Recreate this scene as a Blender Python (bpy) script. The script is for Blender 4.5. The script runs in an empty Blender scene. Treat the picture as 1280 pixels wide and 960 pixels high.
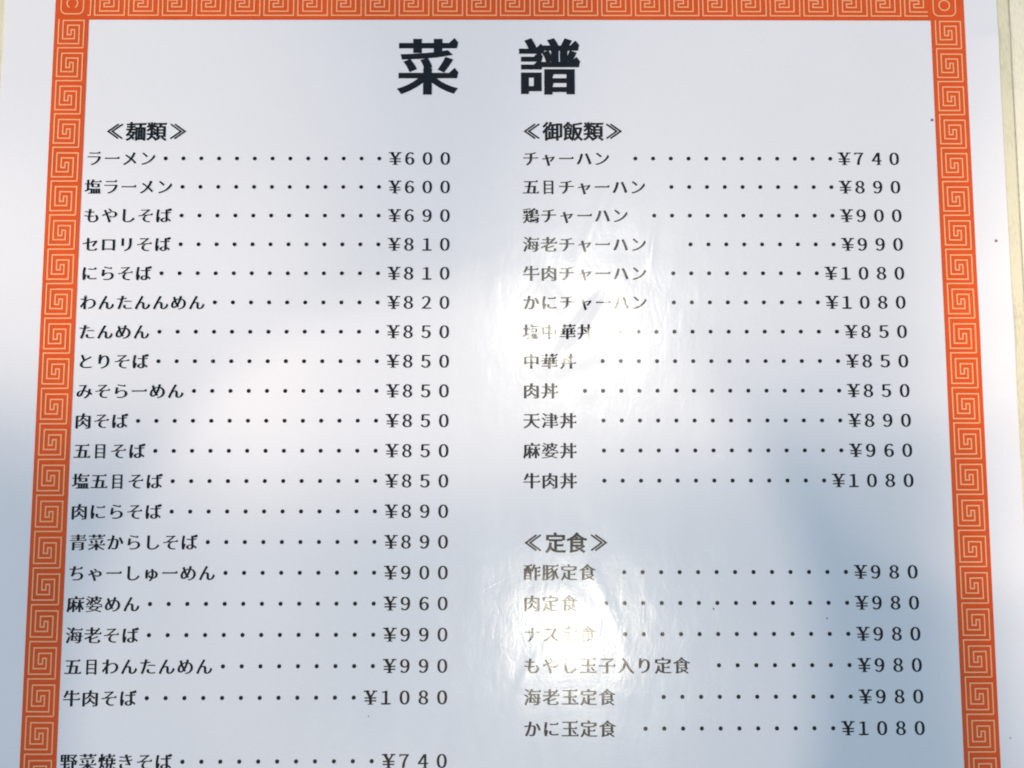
import bpy, math, random
from mathutils import Vector, Matrix
from mathutils.geometry import delaunay_2d_cdt
import numpy as np

random.seed(4)
SC = bpy.context.scene
COL = SC.collection
MM = 0.001

# ------------------------------------------------------------------ camera
def rot(a, b, g):
    return (Matrix.Rotation(a, 3, 'X') @ Matrix.Rotation(b, 3, 'Y') @ Matrix.Rotation(g, 3, 'Z'))
RW = rot(-0.1007, 0.0051, 0.0011)
cam = bpy.data.cameras.new('camera')
cam.sensor_fit = 'HORIZONTAL'; cam.sensor_width = 36.0
cam.lens = 36.0 * 1250.0 / 1280.0
cam.clip_start = 0.005; cam.clip_end = 50
cam_o = bpy.data.objects.new('camera', cam); COL.objects.link(cam_o)
cam_o.matrix_world = Matrix.LocRotScale(Vector((-0.3409, -97.7183, 202.9600)) * MM, RW.transposed().to_quaternion(), None)
SC.camera = cam_o

# ------------------------------------------------------------------ world, lamps, exposure
w = bpy.data.worlds.new('World'); SC.world = w; w.use_nodes = True
bg = w.node_tree.nodes['Background']
bg.inputs[0].default_value = (0.33, 0.58, 0.91, 1); bg.inputs[1].default_value = 0.51

def lamp_disc(name, loc, aim, radius, energy, color, spread=180):
    l = bpy.data.lights.new(name, 'AREA'); l.shape = 'DISK'; l.size = radius * 2
    l.energy = energy; l.color = color; l.spread = math.radians(spread)
    o = bpy.data.objects.new(name, l); COL.objects.link(o); o.location = loc
    o.rotation_euler = (Vector(aim) - Vector(loc)).to_track_quat('-Z', 'Y').to_euler()
    return o
def spot(name, loc, aim, angle, blend, energy, color, radius=0.03, scale=(1, 1), roll=0):
    l = bpy.data.lights.new(name, 'SPOT'); l.spot_size = math.radians(angle); l.spot_blend = blend
    l.energy = energy; l.color = color; l.shadow_soft_size = radius
    o = bpy.data.objects.new(name, l); COL.objects.link(o); o.location = loc
    q = (Vector(aim) - Vector(loc)).to_track_quat('-Z', 'Y') @ Matrix.Rotation(roll, 3, 'Z').to_quaternion()
    o.rotation_euler = q.to_euler(); o.scale = (scale[0], scale[1], 1)
    return o
WARM = (1.0, 0.81, 0.66)
# two ceiling bulbs whose mirror images make the two glare spots on the film
lamp_disc('ceiling_bulb', (0.130, 0.170, 1.5), (0, -0.07, 0), 0.027, 3.0, (1.0, 0.93, 0.80))
lamp_disc('ceiling_bulb', (0.112, -0.345, 1.5), (0, -0.07, 0), 0.024, 2.6, (1.0, 0.91, 0.74))
# added unseen spots: warm pools whose gaps stand for the bluish shadow patch
spot('added_pool_spot', (-1.75, -0.35, 1.2), (0.02, 0.026, 0), 7.0, 0.32, 112, WARM, 0.012)
spot('added_pool_spot', (-1.4, 0.5, 1.3), (-0.110, -0.015, 0), 4.2, 0.8, 38, WARM, 0.01)
spot('added_pool_spot', (1.5, 0.5, 1.3), (0.098, -0.012, 0), 4.2, 0.6, 40, WARM, 0.01)
spot('added_pool_spot', (-1.5, -0.25, 1.3), (-0.120, -0.102, 0), 5.2, 0.7, 26, WARM, 0.01)
spot('added_pool_spot', (-0.3, -1.1, 2.0), (-0.013, -0.139, 0), 3.85, 0.10, 46, WARM, 0.006)
spot('added_pool_spot', (0.16, -2.0, 0.85), (0.127, -0.098, 0), 2.5, 0.9, 290, WARM, 0.012)
spot('added_pool_spot', (-0.10, -1.95, 0.80), (-0.050, -0.105, 0), 1.1, 1.0, 24, WARM, 0.01)
spot('added_pool_spot', (-0.10, -1.95, 0.80), (-0.052, -0.073, 0), 0.7, 1.0, 24, WARM, 0.008)
spot('added_pool_spot', (1.6, -0.25, 1.4), (0.098, -0.097, 0), 1.45, 0.45, 34, WARM, 0.006)

SC.view_settings.view_transform = 'Standard'; SC.view_settings.look = 'None'
SC.view_settings.exposure = 0.0; SC.view_settings.gamma = 1
SC.view_settings.use_curve_mapping = False

# ------------------------------------------------------------------ the sheet's surface
def S(x, y):
    """height (mm) of the laminated sheet: slow buckles, a nick at the right edge"""
    z = 0.22
    z += 0.08 * np.sin(x / 31 + 0.6) * np.sin(y / 41 + 1.1)
    z += 0.03 * np.sin((x * .8 + y) / 17 + 2.0)
    z += 0.25 * np.exp(-((x - 103) / 5.0) ** 2 - ((y + 3.6) / 2.2) ** 2)
    z += 0.22 * np.exp(-((x - 104) / 9.0) ** 2 - ((y + 66) / 6.0) ** 2)
    return z
def Sn(x, y):
    e = .25
    dx = (S(x + e, y) - S(x - e, y)) / (2 * e); dy = (S(x, y + e) - S(x, y - e)) / (2 * e)
    n = np.stack([-dx, -dy, np.ones_like(dx)], -1)
    return n / np.linalg.norm(n, axis=-1, keepdims=True)

def link(name, me, mat, parent=None):
    me.materials.append(mat)
    o = bpy.data.objects.new(name, me); COL.objects.link(o)
    if parent: o.parent = parent
    return o
def print_mesh(name, V, F, lift, mat, parent, label=None):
    """flat print lying under the film: V in sheet mm"""
    V = np.asarray(V, float)
    z = S(V[:, 0], V[:, 1]) + lift
    P = np.column_stack([V[:, 0], V[:, 1], z]) * MM
    me = bpy.data.meshes.new(name)
    me.from_pydata(P.tolist(), [], [list(f) for f in F]); me.update()
    me.polygons.foreach_set('use_smooth', [True] * len(me.polygons))
    me.normals_split_custom_set_from_vertices(Sn(V[:, 0], V[:, 1]).tolist())
    o = link(name, me, mat, parent)
    if label: o['label'] = label
    return o

# ------------------------------------------------------------------ materials
def nodes(m):
    m.use_nodes = True; t = m.node_tree
    return t, t.nodes, t.links
def film_group():
    """relief of the glossy film: orange peel, streaky rubbing, a few creases"""
    g = bpy.data.node_groups.new('film_relief', 'ShaderNodeTree')
    g.interface.new_socket('Coat', in_out='OUTPUT', socket_type='NodeSocketVector')
    g.interface.new_socket('Rough', in_out='OUTPUT', socket_type='NodeSocketFloat')
    g.interface.new_socket('Base', in_out='OUTPUT', socket_type='NodeSocketVector')
    N, L = g.nodes, g.links
    out = N.new('NodeGroupOutput')
    tc = N.new('ShaderNodeTexCoord'); P = tc.outputs['Object']
    def mp(scale, rotz=0.0, loc=(0, 0, 0)):
        m = N.new('ShaderNodeMapping'); L.new(P, m.inputs[0])
        m.vector_type = 'TEXTURE' if False else 'POINT'
        m.inputs['Location'].default_value = loc
        m.inputs['Rotation'].default_value = (0, 0, rotz); m.inputs['Scale'].default_value = scale
        return m.outputs[0]
    def noise(vec, scale, detail=3, rough=.5, dist=0.0):
        n = N.new('ShaderNodeTexNoise'); L.new(vec, n.inputs['Vector'])
        n.inputs['Scale'].default_value = scale; n.inputs['Detail'].default_value = detail
        n.inputs['Roughness'].default_value = rough; n.inputs['Distortion'].default_value = dist
        return n.outputs[0]
    def mth(op, a, b=None, c=None):
        n = N.new('ShaderNodeMath'); n.operation = op
        for i, v in enumerate((a, b, c)):
            if v is None: continue
            if isinstance(v, (int, float)): n.inputs[i].default_value = v
            else: L.new(v, n.inputs[i])
        return n.outputs[0]
    h = mth('MULTIPLY', noise(P, 95, 1, .5), 0.00010)                       # 10 mm buckles
    h = mth('ADD', h, mth('MULTIPLY', noise(mp((1, .45, 1), .5), 420, 2, .5, .6), 0.000028))
    h = mth('ADD', h, mth('MULTIPLY', noise(mp((1, .12, 1), -.35), 1500, 2, .6), 0.000003))
    h = mth('ADD', h, mth('MULTIPLY', noise(mp((.10, 1, 1), .6), 1300, 2, .6), 0.000003))
    sp = N.new('ShaderNodeSeparateXYZ'); L.new(P, sp.inputs[0])
    def crease(cx, cy, ang, ln, wd, amp):
        ca, sa = math.cos(ang), math.sin(ang)
        dx = mth('SUBTRACT', sp.outputs[0], cx * MM); dy = mth('SUBTRACT', sp.outputs[1], cy * MM)
        u = mth('ADD', mth('MULTIPLY', dx, ca / (ln * MM)), mth('MULTIPLY', dy, sa / (ln * MM)))
        v = mth('ADD', mth('MULTIPLY', dx, -sa / (wd * MM)), mth('MULTIPLY', dy, ca / (wd * MM)))
        r = mth('ADD', mth('MULTIPLY', u, u), mth('MULTIPLY', v, v))
        return mth('MULTIPLY', mth('EXPONENT', mth('MULTIPLY', r, -1)), amp * MM)
    for c in CREASES: h = mth('ADD', h, crease(*c))
    b = N.new('ShaderNodeBump'); b.inputs['Strength'].default_value = 1; b.inputs['Distance'].default_value = 1
    h = mth('ADD', h, mth('MULTIPLY', noise(P, 1500, 3, .6), 0.000006))
    L.new(h, b.inputs['Height']); L.new(b.outputs[0], out.inputs['Coat'])
    r = mth('ADD', mth('MULTIPLY', noise(mp((1, .3, 1), .9), 160, 4, .65), 0.16), 0.09)
    L.new(r, out.inputs['Rough'])
    b2 = N.new('ShaderNodeBump'); b2.inputs['Strength'].default_value = 1; b2.inputs['Distance'].default_value = 1
    L.new(mth('MULTIPLY', noise(P, 2600, 3, .6), 0.00002), b2.inputs['Height']); L.new(b2.outputs[0], out.inputs['Base'])
    return g
CREASES = [  # centre x, y, angle, half length, half width, height (mm)
    (14.5, -65.0, .95, 5.5, 1.1, .34), (11.0, -61.0, 2.2, 6, 1.6, .10), (14, -72, .4, 7, 2.2, .12),
    (-8.6, -11.5, 2.4, 1.2, .25, .05), (43.5, -92.0, -.4, 1.6, .2, .03), (30, -47, 1.45, 5, .7, .10),
    (3, -136, 1.1, 4, 1.2, .04), (19, -120, 2.0, 5, 1.4, .04), (-10.5, -47.5, 1.5, 1.6, .15, .012), (-20, -51, .9, 1.2, .15, .012), (-4, -118, .5, 4, .12, .005), (28, -76, 1.2, 5, .12, .005), (103, -3.2, .2, 9, 1.0, .25),
    (96, -64, .5, 14, 2.2, .30), (-55, -8, .3, 30, 6, .15), (20, -38, 1.2, 12, 1.5, .12)]
FILM = film_group()

def printed(name, color, mottle=0.03, fiber=0.02):
    m = bpy.data.materials.new(name); t, N, L = nodes(m)
    p = N['Principled BSDF']
    g = N.new('ShaderNodeGroup'); g.node_tree = FILM
    p.inputs['Roughness'].default_value = .30; p.inputs['Specular IOR Level'].default_value = .5
    p.inputs['Coat Weight'].default_value = 1; p.inputs['Coat IOR'].default_value = 1.46
    L.new(g.outputs['Coat'], p.inputs['Coat Normal']); L.new(g.outputs['Rough'], p.inputs['Coat Roughness'])
    L.new(g.outputs['Base'], p.inputs['Normal'])
    tc = N.new('ShaderNodeTexCoord')
    n = N.new('ShaderNodeTexNoise'); n.inputs['Scale'].default_value = 60; n.inputs['Detail'].default_value = 6
    n2 = N.new('ShaderNodeTexNoise'); n2.inputs['Scale'].default_value = 2200; n2.inputs['Detail'].default_value = 2
    L.new(tc.outputs['Object'], n.inputs['Vector']); L.new(tc.outputs['Object'], n2.inputs['Vector'])
    a = N.new('ShaderNodeMath'); a.operation = 'MULTIPLY_ADD'; a.inputs[1].default_value = mottle * 2; a.inputs[2].default_value = 1 - mottle
    L.new(n.outputs[0], a.inputs[0])
    b = N.new('ShaderNodeMath'); b.operation = 'MULTIPLY_ADD'; b.inputs[1].default_value = fiber * 2
    L.new(n2.outputs[0], b.inputs[0]); 
    s = N.new('ShaderNodeMath'); s.operation = 'SUBTRACT'; L.new(a.outputs[0], s.inputs[0]); s.inputs[1].default_value = fiber
    L.new(s.outputs[0], b.inputs[2])
    mx = N.new('ShaderNodeVectorMath'); mx.operation = 'SCALE'; mx.inputs[0].default_value = color
    L.new(b.outputs[0], mx.inputs['Scale']); L.new(mx.outputs[0], p.inputs['Base Color'])
    return m
M_PAPER = printed('laminated_white_paper', (.84, .83, .82), .02, .03)
M_ORANGE = printed('orange_print', (.76, .088, .003), .20, .14)
M_ORANGE.node_tree.nodes['Principled BSDF'].inputs['Specular IOR Level'].default_value = .1
M_LINE = printed('pale_line_print', (.97, .46, .20), .06, .08)
M_INK = printed('black_ink', (.006, .006, .006), .1, .1)
M_INK.node_tree.nodes['Principled BSDF'].inputs['Specular IOR Level'].default_value = .05
M_SPECK = printed('brown_speck', (.28, .10, .22), .1, .1)
M_SMUDGE = printed('red_smudge', (.62, .03, .02), .1, .1)

def table_mat():
    m = bpy.data.materials.new('cream_leatherette'); t, N, L = nodes(m); p = N['Principled BSDF']
    p.inputs['Roughness'].default_value = .5; p.inputs['Specular IOR Level'].default_value = .3
    tc = N.new('ShaderNodeTexCoord')
    mp = N.new('ShaderNodeMapping'); mp.inputs['Rotation'].default_value = (0, 0, math.radians(28)); mp.inputs['Scale'].default_value = (1, .25, 1)
    L.new(tc.outputs['Object'], mp.inputs[0])
    wv = N.new('ShaderNodeTexNoise'); wv.inputs['Scale'].default_value = 2600; wv.inputs['Detail'].default_value = 2
    L.new(mp.outputs[0], wv.inputs['Vector'])
    n = N.new('ShaderNodeTexNoise'); n.inputs['Scale'].default_value = 90; n.inputs['Detail'].default_value = 5
    L.new(tc.outputs['Object'], n.inputs['Vector'])
    ad = N.new('ShaderNodeMath'); ad.operation = 'ADD'; L.new(wv.outputs[0], ad.inputs[0]); L.new(n.outputs[0], ad.inputs[1])
    cr = N.new('ShaderNodeValToRGB'); cr.color_ramp.elements[0].position = .35 * 2 / 2 + .45; cr.color_ramp.elements[1].position = 1.0
    cr.color_ramp.elements[0].position = .62; cr.color_ramp.elements[1].position = 1.0
    L.new(ad.outputs[0], cr.inputs[0])
    cr.color_ramp.elements[0].position = .7; cr.color_ramp.elements[1].position = 1.0
    cr.color_ramp.elements[0].color = (.70, .66, .48, 1); cr.color_ramp.elements[1].color = (.84, .79, .60, 1)
    L.new(cr.outputs[0], p.inputs['Base Color'])
    b = N.new('ShaderNodeBump'); b.inputs['Distance'].default_value = .00012; L.new(wv.outputs[0], b.inputs['Height']); L.new(b.outputs[0], p.inputs['Normal'])
    return m
M_TABLE = table_mat()
def margin_mat():
    m = bpy.data.materials.new('clear_film'); t, N, L = nodes(m)
    N.remove(N['Principled BSDF']); out = N['Material Output']
    tr = N.new('ShaderNodeBsdfTransparent'); tr.inputs[0].default_value = (.97, .96, .92, 1)
    gl = N.new('ShaderNodeBsdfGlossy'); gl.inputs['Roughness'].default_value = .2
    g = N.new('ShaderNodeGroup'); g.node_tree = FILM; L.new(g.outputs['Coat'], gl.inputs['Normal'])
    mx = N.new('ShaderNodeMixShader'); mx.inputs[0].default_value = .05
    L.new(tr.outputs[0], mx.inputs[1]); L.new(gl.outputs[0], mx.inputs[2])
    L.new(mx.outputs[0], out.inputs[0]); return m
M_FILM = margin_mat()
def plain(name, c, r=.5):
    m = bpy.data.materials.new(name); t, N, L = nodes(m); p = N['Principled BSDF']
    n = N.new('ShaderNodeTexNoise'); n.inputs['Scale'].default_value = 300; n.inputs['Detail'].default_value = 5
    cr = N.new('ShaderNodeValToRGB'); cr.color_ramp.elements[0].position = .35; cr.color_ramp.elements[1].position = .65
    cr.color_ramp.elements[0].color = (*[v * .55 for v in c], 1); cr.color_ramp.elements[1].color = (*c, 1)
    L.new(n.outputs[0], cr.inputs[0]); L.new(cr.outputs[0], p.inputs['Base Color'])
    p.inputs['Roughness'].default_value = r; return m
M_EDGE = plain('film_edge_grime', (.46, .44, .35))

# ------------------------------------------------------------------ the table
XL0, XR0, YT, YB = -106.35, 103.75, 24.0, -273.0      # A4 paper inside the film
def box(name, x0, x1, y0, y1, z0, z1, mat, parent=None):
    v = [(x, y, z) for z in (z0, z1) for y in (y0, y1) for x in (x0, x1)]
    f = [(0, 2, 3, 1), (4, 5, 7, 6), (0, 1, 5, 4), (2, 6, 7, 3), (0, 4, 6, 2), (1, 3, 7, 5)]
    me = bpy.data.meshes.new(name); me.from_pydata([tuple(c * MM for c in p) for p in v], [], f); me.update()
    return link(name, me, mat, parent)
tb = box('table', -600, 600, -500, 320, -28, 0, M_TABLE)
bv = tb.modifiers.new('bevel', 'BEVEL'); bv.width = .004; bv.segments = 3
tb['kind'] = 'structure'

# ------------------------------------------------------------------ the menu
menu = bpy.data.objects.new('laminated_menu', None); COL.objects.link(menu)
menu.empty_display_size = .02
menu['label'] = 'laminated white Japanese menu sheet with orange key-fret border and black dish names and yen prices'
menu['category'] = 'menu'

def grid_sheet(name, x0, x1, y0, y1, step, lift, mat, parent):
    nx = max(2, int(round((x1 - x0) / step)) + 1); ny = max(2, int(round((y1 - y0) / step)) + 1)
    xs = np.linspace(x0, x1, nx); ys = np.linspace(y0, y1, ny)
    X, Y = np.meshgrid(xs, ys); V = np.column_stack([X.ravel(), Y.ravel()])
    F = [(j * nx + i, j * nx + i + 1, (j + 1) * nx + i + 1, (j + 1) * nx + i) for j in range(ny - 1) for i in range(nx - 1)]
    return V, F
V, F = grid_sheet('', XL0, XR0, YB, YT, 2.0, 0, None, None)
sheet = print_mesh('paper_sheet', V, F, 0.0, M_PAPER, menu)
# the cut edge of the paper, a thin skirt
V, F = [], []
n = 120
for (ax, ay), (bx, by) in (((XL0, YB), (XR0, YB)), ((XR0, YB), (XR0, YT)), ((XR0, YT), (XL0, YT)), ((XL0, YT), (XL0, YB))):
    b = len(V)
    for i in range(n + 1):
        x = ax + (bx - ax) * i / n; y = ay + (by - ay) * i / n; z = float(S(x, y))
        V += [(x * MM, y * MM, z * MM), (x * MM, y * MM, (z - .2) * MM)]
    F += [(b + 2 * i, b + 2 * i + 1, b + 2 * i + 3, b + 2 * i + 2) for i in range(n)]
me = bpy.data.meshes.new('paper_edge'); me.from_pydata(V, [], F); me.update()
link('paper_edge', me, M_PAPER, sheet)

def ring_strip(x0, x1, y0, y1, wd, step=4.0):
    """frame of width wd outside the rectangle"""
    V, F = [], []
    def quadstrip(pa, pb):
        n = len(pa); b = len(V)
        for a, c in zip(pa, pb): V.append(a); V.append(c)
        for i in range(n - 1): F.append((b + 2 * i, b + 2 * i + 2, b + 2 * i + 3, b + 2 * i + 1))
    n = 60
    def seg(a, b): return [(a[0] + (b[0] - a[0]) * i / n, a[1] + (b[1] - a[1]) * i / n) for i in range(n + 1)]
    inn = [(x0, y0), (x1, y0), (x1, y1), (x0, y1)]
    out = [(x0 - wd, y0 - wd), (x1 + wd, y0 - wd), (x1 + wd, y1 + wd), (x0 - wd, y1 + wd)]
    for i in range(4):
        quadstrip(seg(out[i], out[(i + 1) % 4]), seg(inn[i], inn[(i + 1) % 4]))
    F[:] = [f for f in F]
    return V, F
V, F = ring_strip(XL0 - .05, XR0 + .05, YB - .05, YT + .05, 2.5)
margin = print_mesh('clear_film_margin', V, F, -.05, M_FILM, menu, 'clear glossy margin of the laminating film, showing the cream table through')
V, F = ring_strip(XL0 - 2.55, XR0 + 2.55, YB - 2.55, YT + 2.55, .16)
print_mesh('film_edge', V, F, -.03, M_EDGE, margin, 'grimy cut edge of the laminating film')

# ---- border bands -------------------------------------------------
LI, RI, BW, KP, KY = -88.535, 89.567, 7.155, 7.1991, -6.0754
TI = 0.15                      # inner edge of the top band
NV = 33; BI = KY - KP * NV - .9     # inner edge of the bottom band
def rect_grid(x0, x1, y0, y1, step=3.0): 
    return grid_sheet('', x0, x1, y0, y1, step, 0, None, None)
V, F = [], []
def addm(v, f):
    b = len(V); V.extend(map(tuple, v)); F.extend([tuple(i + b for i in q) for q in f])
addm(*rect_grid(LI - BW, LI, BI - BW, TI + BW)); addm(*rect_grid(RI, RI + BW, BI - BW, TI + BW))
addm(*rect_grid(LI, RI, TI, TI + BW)); addm(*rect_grid(LI, RI, BI - BW, BI))
border = print_mesh('border_band', V, F, .08, M_ORANGE, menu, 'orange printed border band running round the sheet')

def polyline(pts, wd, closed=False):
    """mitred flat strip along pts"""
    n = len(pts); V, F = [], []
    for i in range(n):
        p = np.array(pts[i], float)
        if closed: a, b = np.array(pts[i - 1], float), np.array(pts[(i + 1) % n], float)
        else: a = np.array(pts[max(i - 1, 0)], float); b = np.array(pts[min(i + 1, n - 1)], float)
        d1 = p - a; d2 = b - p
        if np.linalg.norm(d1) < 1e-9: d1 = d2
        if np.linalg.norm(d2) < 1e-9: d2 = d1
        d1 = d1 / np.linalg.norm(d1); d2 = d2 / np.linalg.norm(d2)
        n1 = np.array([-d1[1], d1[0]]); n2 = np.array([-d2[1], d2[0]])
        m = n1 + n2; m = m / max(np.linalg.norm(m), 1e-6); k = wd / 2 / max(m @ n1, .3)
        V += [tuple(p - m * k), tuple(p + m * k)]
    for i in range(n if closed else n - 1):
        j = (i + 1) % n
        F.append((2 * i, 2 * j, 2 * j + 1, 2 * i + 1))
    return V, F
KEY = [(6, 0), (0, 0), (0, 6), (5, 6), (5, 2), (2, 2), (2, 4), (3, 4), (3, 3), (4, 3), (4, 5), (1, 5), (1, 1), (6, 1), (6, 7)]
LW = 0.27
XS = {0: 0, 1: .126, 2: .259, 3: .368, 4: .47, 5: .603, 6: .735}
YS = {0: 0, 1: .168, 2: .315, 3: .45, 4: .603, 5: .726, 6: .874, 7: 1.0}
def fret_side(x_outer, name):
    V, F = [], []
    for k in range(-1, NV):
        x0 = x_outer + .93; y0 = KY - k * KP
        pts = [(x0 + XS[a] * KP * 1.0, y0 - YS[b] * KP) for a, b in KEY]
        if k == -1: pts = pts[2:]; pts[0] = (x0, y0 - .17 * KP); pts = [(x0, y0 - .13 * KP)] + pts[0:]; pts.pop(1)
        if k == -1: pts = [(x0, y0 - .13 * KP)] + [(x0 + XS[a] * KP, y0 - YS[b] * KP) for a, b in KEY[2:]]
        pts = [(px + random.uniform(-.02, .02), py + random.uniform(-.02, .02)) if 0 < i < len(pts) - 1 else (px, py) for i, (px, py) in enumerate(pts)]
        v, f = polyline(pts, LW); b = len(V); V += v; F += [tuple(i + b for i in q) for q in f]
    return print_mesh(name, V, F, .13, M_LINE, border)
fret_side(LI - BW, 'key_fret'); fret_side(RI, 'key_fret')
def fret_flat(y_edge, up, name):
    """top (up=1) / bottom band; the pattern turned a quarter; y_edge = inner edge"""
    V, F = [], []
    x_start = -88.25; n = 25; P = 7.145; xmax = 89.0
    y0 = y_edge + up * .95
    for k in range(n):
        pts = [(x_start + k * P + (1 - YS[b]) * P, y0 + up * XS[a] * KP) for a, b in KEY]
        if k == n - 1: pts = [(min(px, xmax), py) for px, py in pts[1:]]; pts = pts[:-2] + [(pts[-2][0], pts[-2][1])] if False else pts[:12]
        v, f = polyline(pts, LW); b_ = len(V); V += v; F += [tuple(i + b_ for i in q) for q in f]
    v, f = polyline([(x_start - .6, y0), (x_start, y0), (x_start, y0 + up * XS[6] * KP)], LW); b_ = len(V); V += v; F += [tuple(i + b_ for i in q) for q in f]
    return print_mesh(name, V, F, .13, M_LINE, border)
fret_flat(TI, 1, 'key_fret'); fret_flat(BI, -1, 'key_fret')
def corner(cx, cy, cut):
    h = 2.35; r = 1.1; pts = []
    for k, (sx, sy) in enumerate(((1, 1), (-1, 1), (-1, -1), (1, -1))):
        for s in range(6):
            a = k * math.pi / 2 + s / 5 * math.pi / 2
            pts.append((cx + sx * (h - r) + r * math.cos(a), cy + sy * (h - r) + r * math.sin(a)))
    V, F = polyline(pts, LW, True)
    a0, a1 = (-1.0, math.pi * 2 - 2.1) if cut else (0, 2 * math.pi)
    ring = [(cx + 1.12 * math.cos(a0 + (a1 - a0) * i / 28), cy + 1.12 * math.sin(a0 + (a1 - a0) * i / 28)) for i in range(28 + (1 if cut else 0))]
    v, f = polyline(ring, LW, not cut); b = len(V); V += v; F += [tuple(i + b for i in q) for q in f]
    return print_mesh('corner_ornament', V, F, .13, M_LINE, border, 'rounded square corner ornament with a broken ring' if cut else 'rounded square corner ornament with a ring')
corner(LI - BW / 2, TI + BW / 2 + .0, True); corner(RI + BW / 2 - .6, TI + BW / 2 - .25, False)
corner(LI - BW / 2, BI - BW / 2, False); corner(RI + BW / 2, BI - BW / 2, False)

# ------------------------------------------------------------------ lettering
fc = bpy.data.curves.new('type', 'FONT'); fo = bpy.data.objects.new('type', fc); COL.objects.link(fo)
CACHE = {}
def outline(ch):
    if ch in CACHE: return CACHE[ch]
    fc.body = ch; bpy.context.view_layer.update()
    dg = bpy.context.evaluated_depsgraph_get()
    c = fo.to_curve(dg); loops = []
    for s in c.splines:
        bp = s.bezier_points; n = len(bp); pts = []
        for i in range(n):
            a, b = bp[i], bp[(i + 1) % n]
            p0, p1, p2, p3 = [np.array(v[:2]) for v in (a.co, a.handle_right, b.co, b.handle_left)]
            p2, p3 = p3, p2
            ch_ = np.linalg.norm(p3 - p0)
            dev = 0
            if ch_ > 1e-6:
                d = (p3 - p0) / ch_
                dev = max(abs(d[0] * (q - p0)[1] - d[1] * (q - p0)[0]) for q in (p1, p2))
            k = 1 if dev < .003 else (3 if dev < .03 else 6)
            for j in range(k):
                t = j / k; u = 1 - t
                pts.append(u ** 3 * p0 + 3 * u * u * t * p1 + 3 * u * t * t * p2 + t ** 3 * p3)
        q = [pts[0]]
        for p in pts[1:]:
            if np.linalg.norm(p - q[-1]) > 2e-3: q.append(p)
        if np.linalg.norm(q[0] - q[-1]) < 2e-3: q.pop()
        if len(q) > 2: loops.append(np.array(q))
    fo.to_curve_clear()
    CACHE[ch] = loops
    return loops
def area(l):
    x, y = l[:, 0], l[:, 1]; return .5 * np.sum(x * np.roll(y, -1) - np.roll(x, -1) * y)
GL = {}
def glyph(ch, ox, oy, uroko=0.0):
    """a song-style cut of the letter: horizontals thinned, verticals kept, small triangles on the right ends"""
    key = (ch, ox, oy, uroko)
    if key in GL: return GL[key]
    loops = outline(ch); res = []
    if not loops: GL[key] = ([], []); return GL[key]
    sgn = 1 if area(max(loops, key=lambda l: abs(area(l)))) > 0 else -1
    for l in loops:
        n = len(l); d = np.roll(l, -1, 0) - l; ln = np.linalg.norm(d, axis=1, keepdims=True); d = d / ln
        N_ = np.column_stack([d[:, 1], -d[:, 0]]) * sgn                 # outward
        h = ox * N_[:, 0] ** 2 + oy * N_[:, 1] ** 2
        out = []
        for i in range(n):
            n1, n2 = N_[i - 1], N_[i]; h1, h2 = h[i - 1], h[i]
            det = n1[0] * n2[1] - n1[1] * n2[0]
            if abs(det) < .25: dl = (n1 * h1 + n2 * h2) / 2
            else: dl = np.array([(h1 * n2[1] - h2 * n1[1]) / det, (n1[0] * h2 - n2[0] * h1) / det])
            m = np.linalg.norm(dl); lim = 2.2 * max(abs(ox), abs(oy)) + 1e-6
            if m > lim: dl = dl * lim / m
            out.append(l[i] + dl)
        out = np.array(out)
        if uroko > 0:
            new = []
            L0 = ln[:, 0]
            for i in range(n):
                j = (i + 1) % n
                # short right-facing end of a level stroke
                ok = N_[i][0] > .97 and .03 < L0[i] < .10 and abs(N_[i - 1][1]) > .97 and abs(N_[j][1]) > .97 and L0[i - 1] > .09 and L0[j] > .09 and N_[i - 1][1] * N_[j][1] < 0
                topfirst = out[i][1] > out[j][1]
                a, b = out[i], out[j]
                if ok and topfirst:
                    new += [a + np.array([-1.5 * uroko, 0]), a + np.array([-.45 * uroko, uroko]), a + np.array([.25 * uroko, .1 * uroko])]
                elif ok:
                    new += [a]; out[j] = b
                    new += [b + np.array([.25 * uroko, .1 * uroko]), b + np.array([-.45 * uroko, uroko])]
                    out[j] = b + np.array([-1.5 * uroko, 0])
                else: new.append(a)
            out = np.array(new)
        res.append(out)
    pts, edges = [], []
    for l in res:
        b = len(pts); n = len(l); pts += [Vector((float(p[0]), float(p[1]))) for p in l]
        edges += [(b + i, b + (i + 1) % n) for i in range(n)]
    cv, ce, cf, _, _, _ = delaunay_2d_cdt(pts, edges, [], 0, 1e-6)
    flat = [(v.x, v.y) for v in cv]
    def winding(x, y):
        wn = 0
        for l in res:
            x0, y0 = l[:, 0], l[:, 1]; x1, y1 = np.roll(x0, -1), np.roll(y0, -1)
            side = (x1 - x0) * (y - y0) - (x - x0) * (y1 - y0)
            wn += int(np.sum((y0 <= y) & (y1 > y) & (side > 0))) - int(np.sum((y0 > y) & (y1 <= y) & (side < 0)))
        return wn * sgn
    T = []
    for t in cf:
        A, B, C_ = [flat[q] for q in t[:3]]
        cr = (B[0] - A[0]) * (C_[1] - A[1]) - (B[1] - A[1]) * (C_[0] - A[0])
        if abs(cr) < 1e-9: continue
        if winding(sum(flat[q][0] for q in t) / len(t), sum(flat[q][1] for q in t) / len(t)) > 0:
            T.append(tuple(t) if cr > 0 else tuple(reversed(t)))
    GL[key] = (flat, T)
    return GL[key]
KOX, KOY, KUR = .032, -.009, .075
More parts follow.
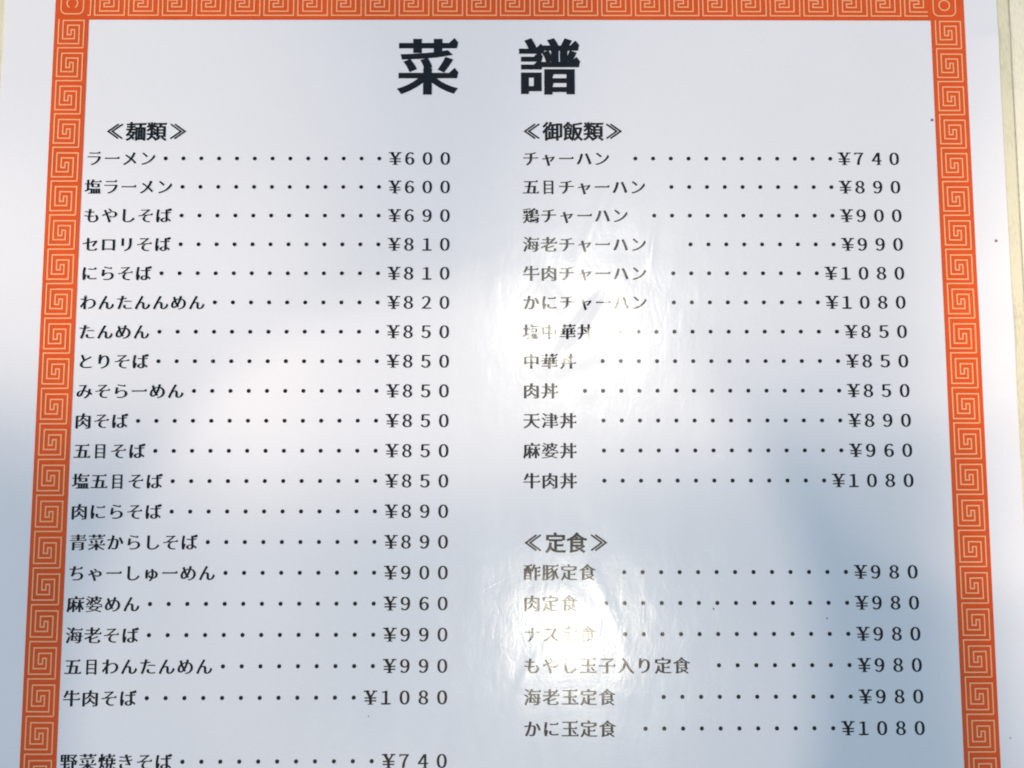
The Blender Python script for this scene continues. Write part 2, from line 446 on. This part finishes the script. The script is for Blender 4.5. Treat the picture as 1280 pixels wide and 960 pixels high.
def setline(text, x0, yc, em, pitch=None, ox=KOX, oy=KOY, ur=KUR, sc=1.0):
    V, F = [], []
    for i, ch in enumerate(text):
        if ch == '　': continue
        v, f = glyph(ch, ox, oy, ur); b = len(V)
        for p in v:
            V.append((x0 + i * (pitch or em) + (.5 + (p[0] - .5) * (sc * (.78 if ch == '目' else 1))) * em, yc + (p[1] - .38) * em * sc))
        F += [tuple(k + b for k in q) for q in f]
    return V, F
def disc(cx, cy, r, n=10):
    V = [(cx + r * math.cos(2 * math.pi * i / n), cy + r * math.sin(2 * math.pi * i / n)) for i in range(n)]
    return V, [tuple(range(n))]
def rects(lst, V, F):
    for x0, x1, y0, y1 in lst:
        b = len(V); V += [(x0, y0), (x1, y0), (x1, y1), (x0, y1)]; F.append((b, b + 1, b + 2, b + 3))
CELL = 3.704
def price(s, xe, yc, em=CELL):
    """s digits, xe = centre of the last digit; yen sign in front"""
    V, F = [], []; n = len(s)
    for i, ch in enumerate(s):
        full = chr(ord(ch) + 0xFEE0); cx = xe - (n - 1 - i) * em
        v, f = glyph(full, .032, -.006, 0); b = len(V)
        sx = 0.88
        for p in v: V.append((cx + (p[0] - .5) * em * sx, yc + (p[1] - .367) * em * .97))
        F += [tuple(k + b for k in q) for q in f]
        by = yc - .356 * em; ty = yc + .356 * em
        if ch == '1': rects([(cx - .17 * em, cx + .20 * em, by - .006 * em, by + .03 * em)], V, F)
        if ch == '4': rects([(cx - .01 * em, cx + .22 * em, by - .006 * em, by + .028 * em)], V, F)
        if ch == '7': rects([(cx - .235 * em, cx - .19 * em, ty - .14 * em, ty - .03 * em)], V, F)
    cx = xe - (n - 1) * em - 3.02
    Y = .356 * em
    def st(p, q, wd):
        v, f = polyline([p, q], wd * em); b = len(V); V.extend(v); F.extend([tuple(k + b for k in qq) for qq in f])
    st((cx - .21 * em, yc + Y), (cx, yc + .0 * em), .14); st((cx + .23 * em, yc + Y), (cx, yc + .0 * em), .085)
    st((cx, yc + .02 * em), (cx, yc - Y), .14)
    rects([(cx - .36 * em, cx - .06 * em, yc + Y - .05 * em, yc + Y + .008 * em), (cx + .1 * em, cx + .36 * em, yc + Y - .05 * em, yc + Y + .008 * em),
           (cx - .15 * em, cx + .15 * em, yc - Y - .008 * em, yc - Y + .03 * em),
           (cx - .31 * em, cx + .31 * em, yc - .05 * em, yc + .012 * em), (cx - .31 * em, cx + .31 * em, yc - .20 * em, yc - .138 * em)], V, F)
    return V, F

# title
for ch, cx in (('菜', -16.95), ('譜', 8.5)):
    em = 12.9
    V, F = setline(ch, cx - em / 2, -10.15, em, None, .032, .012, .085)
    print_mesh('title_character', V, F, .10, M_INK, menu, 'large bold black title character ' + ch)
# section headings in double angle brackets
def heading(txt, x_first, x_l, x_r, yc):
    em = 4.25
    V, F = setline(txt, x_first, yc, em, None, .028, .014, .03)
    def chev(x, s):
        for k in (0, 1):
            xx = x + s * k * .85
            v, f = polyline([(xx + s * 2.15, yc + 1.55), (xx, yc), (xx + s * 2.15, yc - 1.55)], .33)
            b = len(V); V.extend(v); F.extend([tuple(i + b for i in q) if True else q for q in f])
    chev(x_l, 1); chev(x_r, -1)
    print_mesh('section_heading', V, F, .08, M_INK, menu, 'bold black section heading ' + txt)
heading('麺類', -79.8, -83.5, -67.5, -24.2)
heading('御飯類', 7.15, 3.45, 23.5, -24.15)
heading('定食', 7.3, 3.45, 19.55, -109.25)

Y1, P = -30.0, 6.0795
LEFT = [('ラーメン', '600'), ('塩ラーメン', '600'), ('もやしそば', '690'), ('セロリそば', '810'), ('にらそば', '810'),
        ('わんたんんめん', '820'), ('たんめん', '850'), ('とりそば', '850'), ('みそらーめん', '850'), ('肉そば', '850'),
        ('五目そば', '850'), ('塩五目そば', '850'), ('肉にらそば', '890'), ('青菜からしそば', '890'), ('ちゃーしゅーめん', '900'),
        ('麻婆めん', '960'), ('海老そば', '990'), ('五目わんたんめん', '990'), ('牛肉そば', '1080'), None, ('野菜焼きそば', '740')]
RIGHT = [('チャーハン', 12, '740'), ('五目チャーハン', 10, '890'), ('鶏チャーハン', 11, '900'), ('海老チャーハン', 9, '990'),
         ('牛肉チャーハン', 9, '1080'), ('かにチャーハン', 9, '1080'), ('塩中華丼', 13, '850'), ('中華丼', 14, '850'), ('肉丼', 15, '850'),
         ('天津丼', 14, '890'), ('麻婆丼', 14, '960'), ('牛肉丼', 13, '1080'), None, None, ('酢豚定食', 13, '980'), ('肉定食', 14, '980'),
         ('ナス定食', 13, '980'), ('もやし玉子入り定食', 8, '980'), ('海老玉定食', 11, '980'), ('かに玉定食', 11, '1080')]
def row(name, x0, y, dots, pr, xe):
    V, F = setline(name, x0, y, CELL, sc=.93)
    o = print_mesh('dish_name', V, F, .08, M_INK, menu, 'black dish name ' + name)
    V, F = [], []
    for d in dots:
        v, f = disc(d, y, .42); b = len(V); V += v; F += [tuple(i + b for i in q) for q in f]
    print_mesh('dot_leader', V, F, .08, M_INK, o)
    V, F = price(pr, xe, y)
    # overlapping strokes of the yen sign and serifs sit a hair apart
    print_mesh('price', V, F, .08, M_INK, o, 'price ¥' + pr)
for i, r in enumerate(LEFT):
    if not r: continue
    y = Y1 - P * i; sk = 0.0; n = len(r[0]); cells = 17 - (len(r[1]) - 3)
    x0 = -88.0 + sk
    row(r[0], x0, y, [x0 + (k + .5) * CELL for k in range(n, cells)], r[1], -13.15 + sk)
for i, r in enumerate(RIGHT):
    if not r: continue
    y = Y1 - P * i; sk = .0041 * P * i
    xl = 67.22 + sk - (len(r[2]) - 3) * CELL
    row(r[0], 2.8, y, [xl - k * CELL for k in range(r[1])], r[2], 80.6 + sk)
bpy.data.objects.remove(fo)

# ---- specks under and on the film ---------------------------------
for cx, cy, r in ((88.9, -21.61, .30), (101.08, -47.46, .28), (40.88, -122.32, .2), (63.51, -124.24, .17), (-27.6, -143.0, .12), (98.9, -147.5, .14), (96.5, -120, .12)):
    V, F = disc(cx, cy, r, 9); V = [(x + random.uniform(-.05, .05), y + random.uniform(-.05, .05)) for x, y in V]
    print_mesh('speck', V, F, .09, M_SPECK, menu, 'tiny dark speck on the film')
SC.cycles.pixel_filter_type = 'BLACKMAN_HARRIS'; SC.cycles.filter_width = 1.9
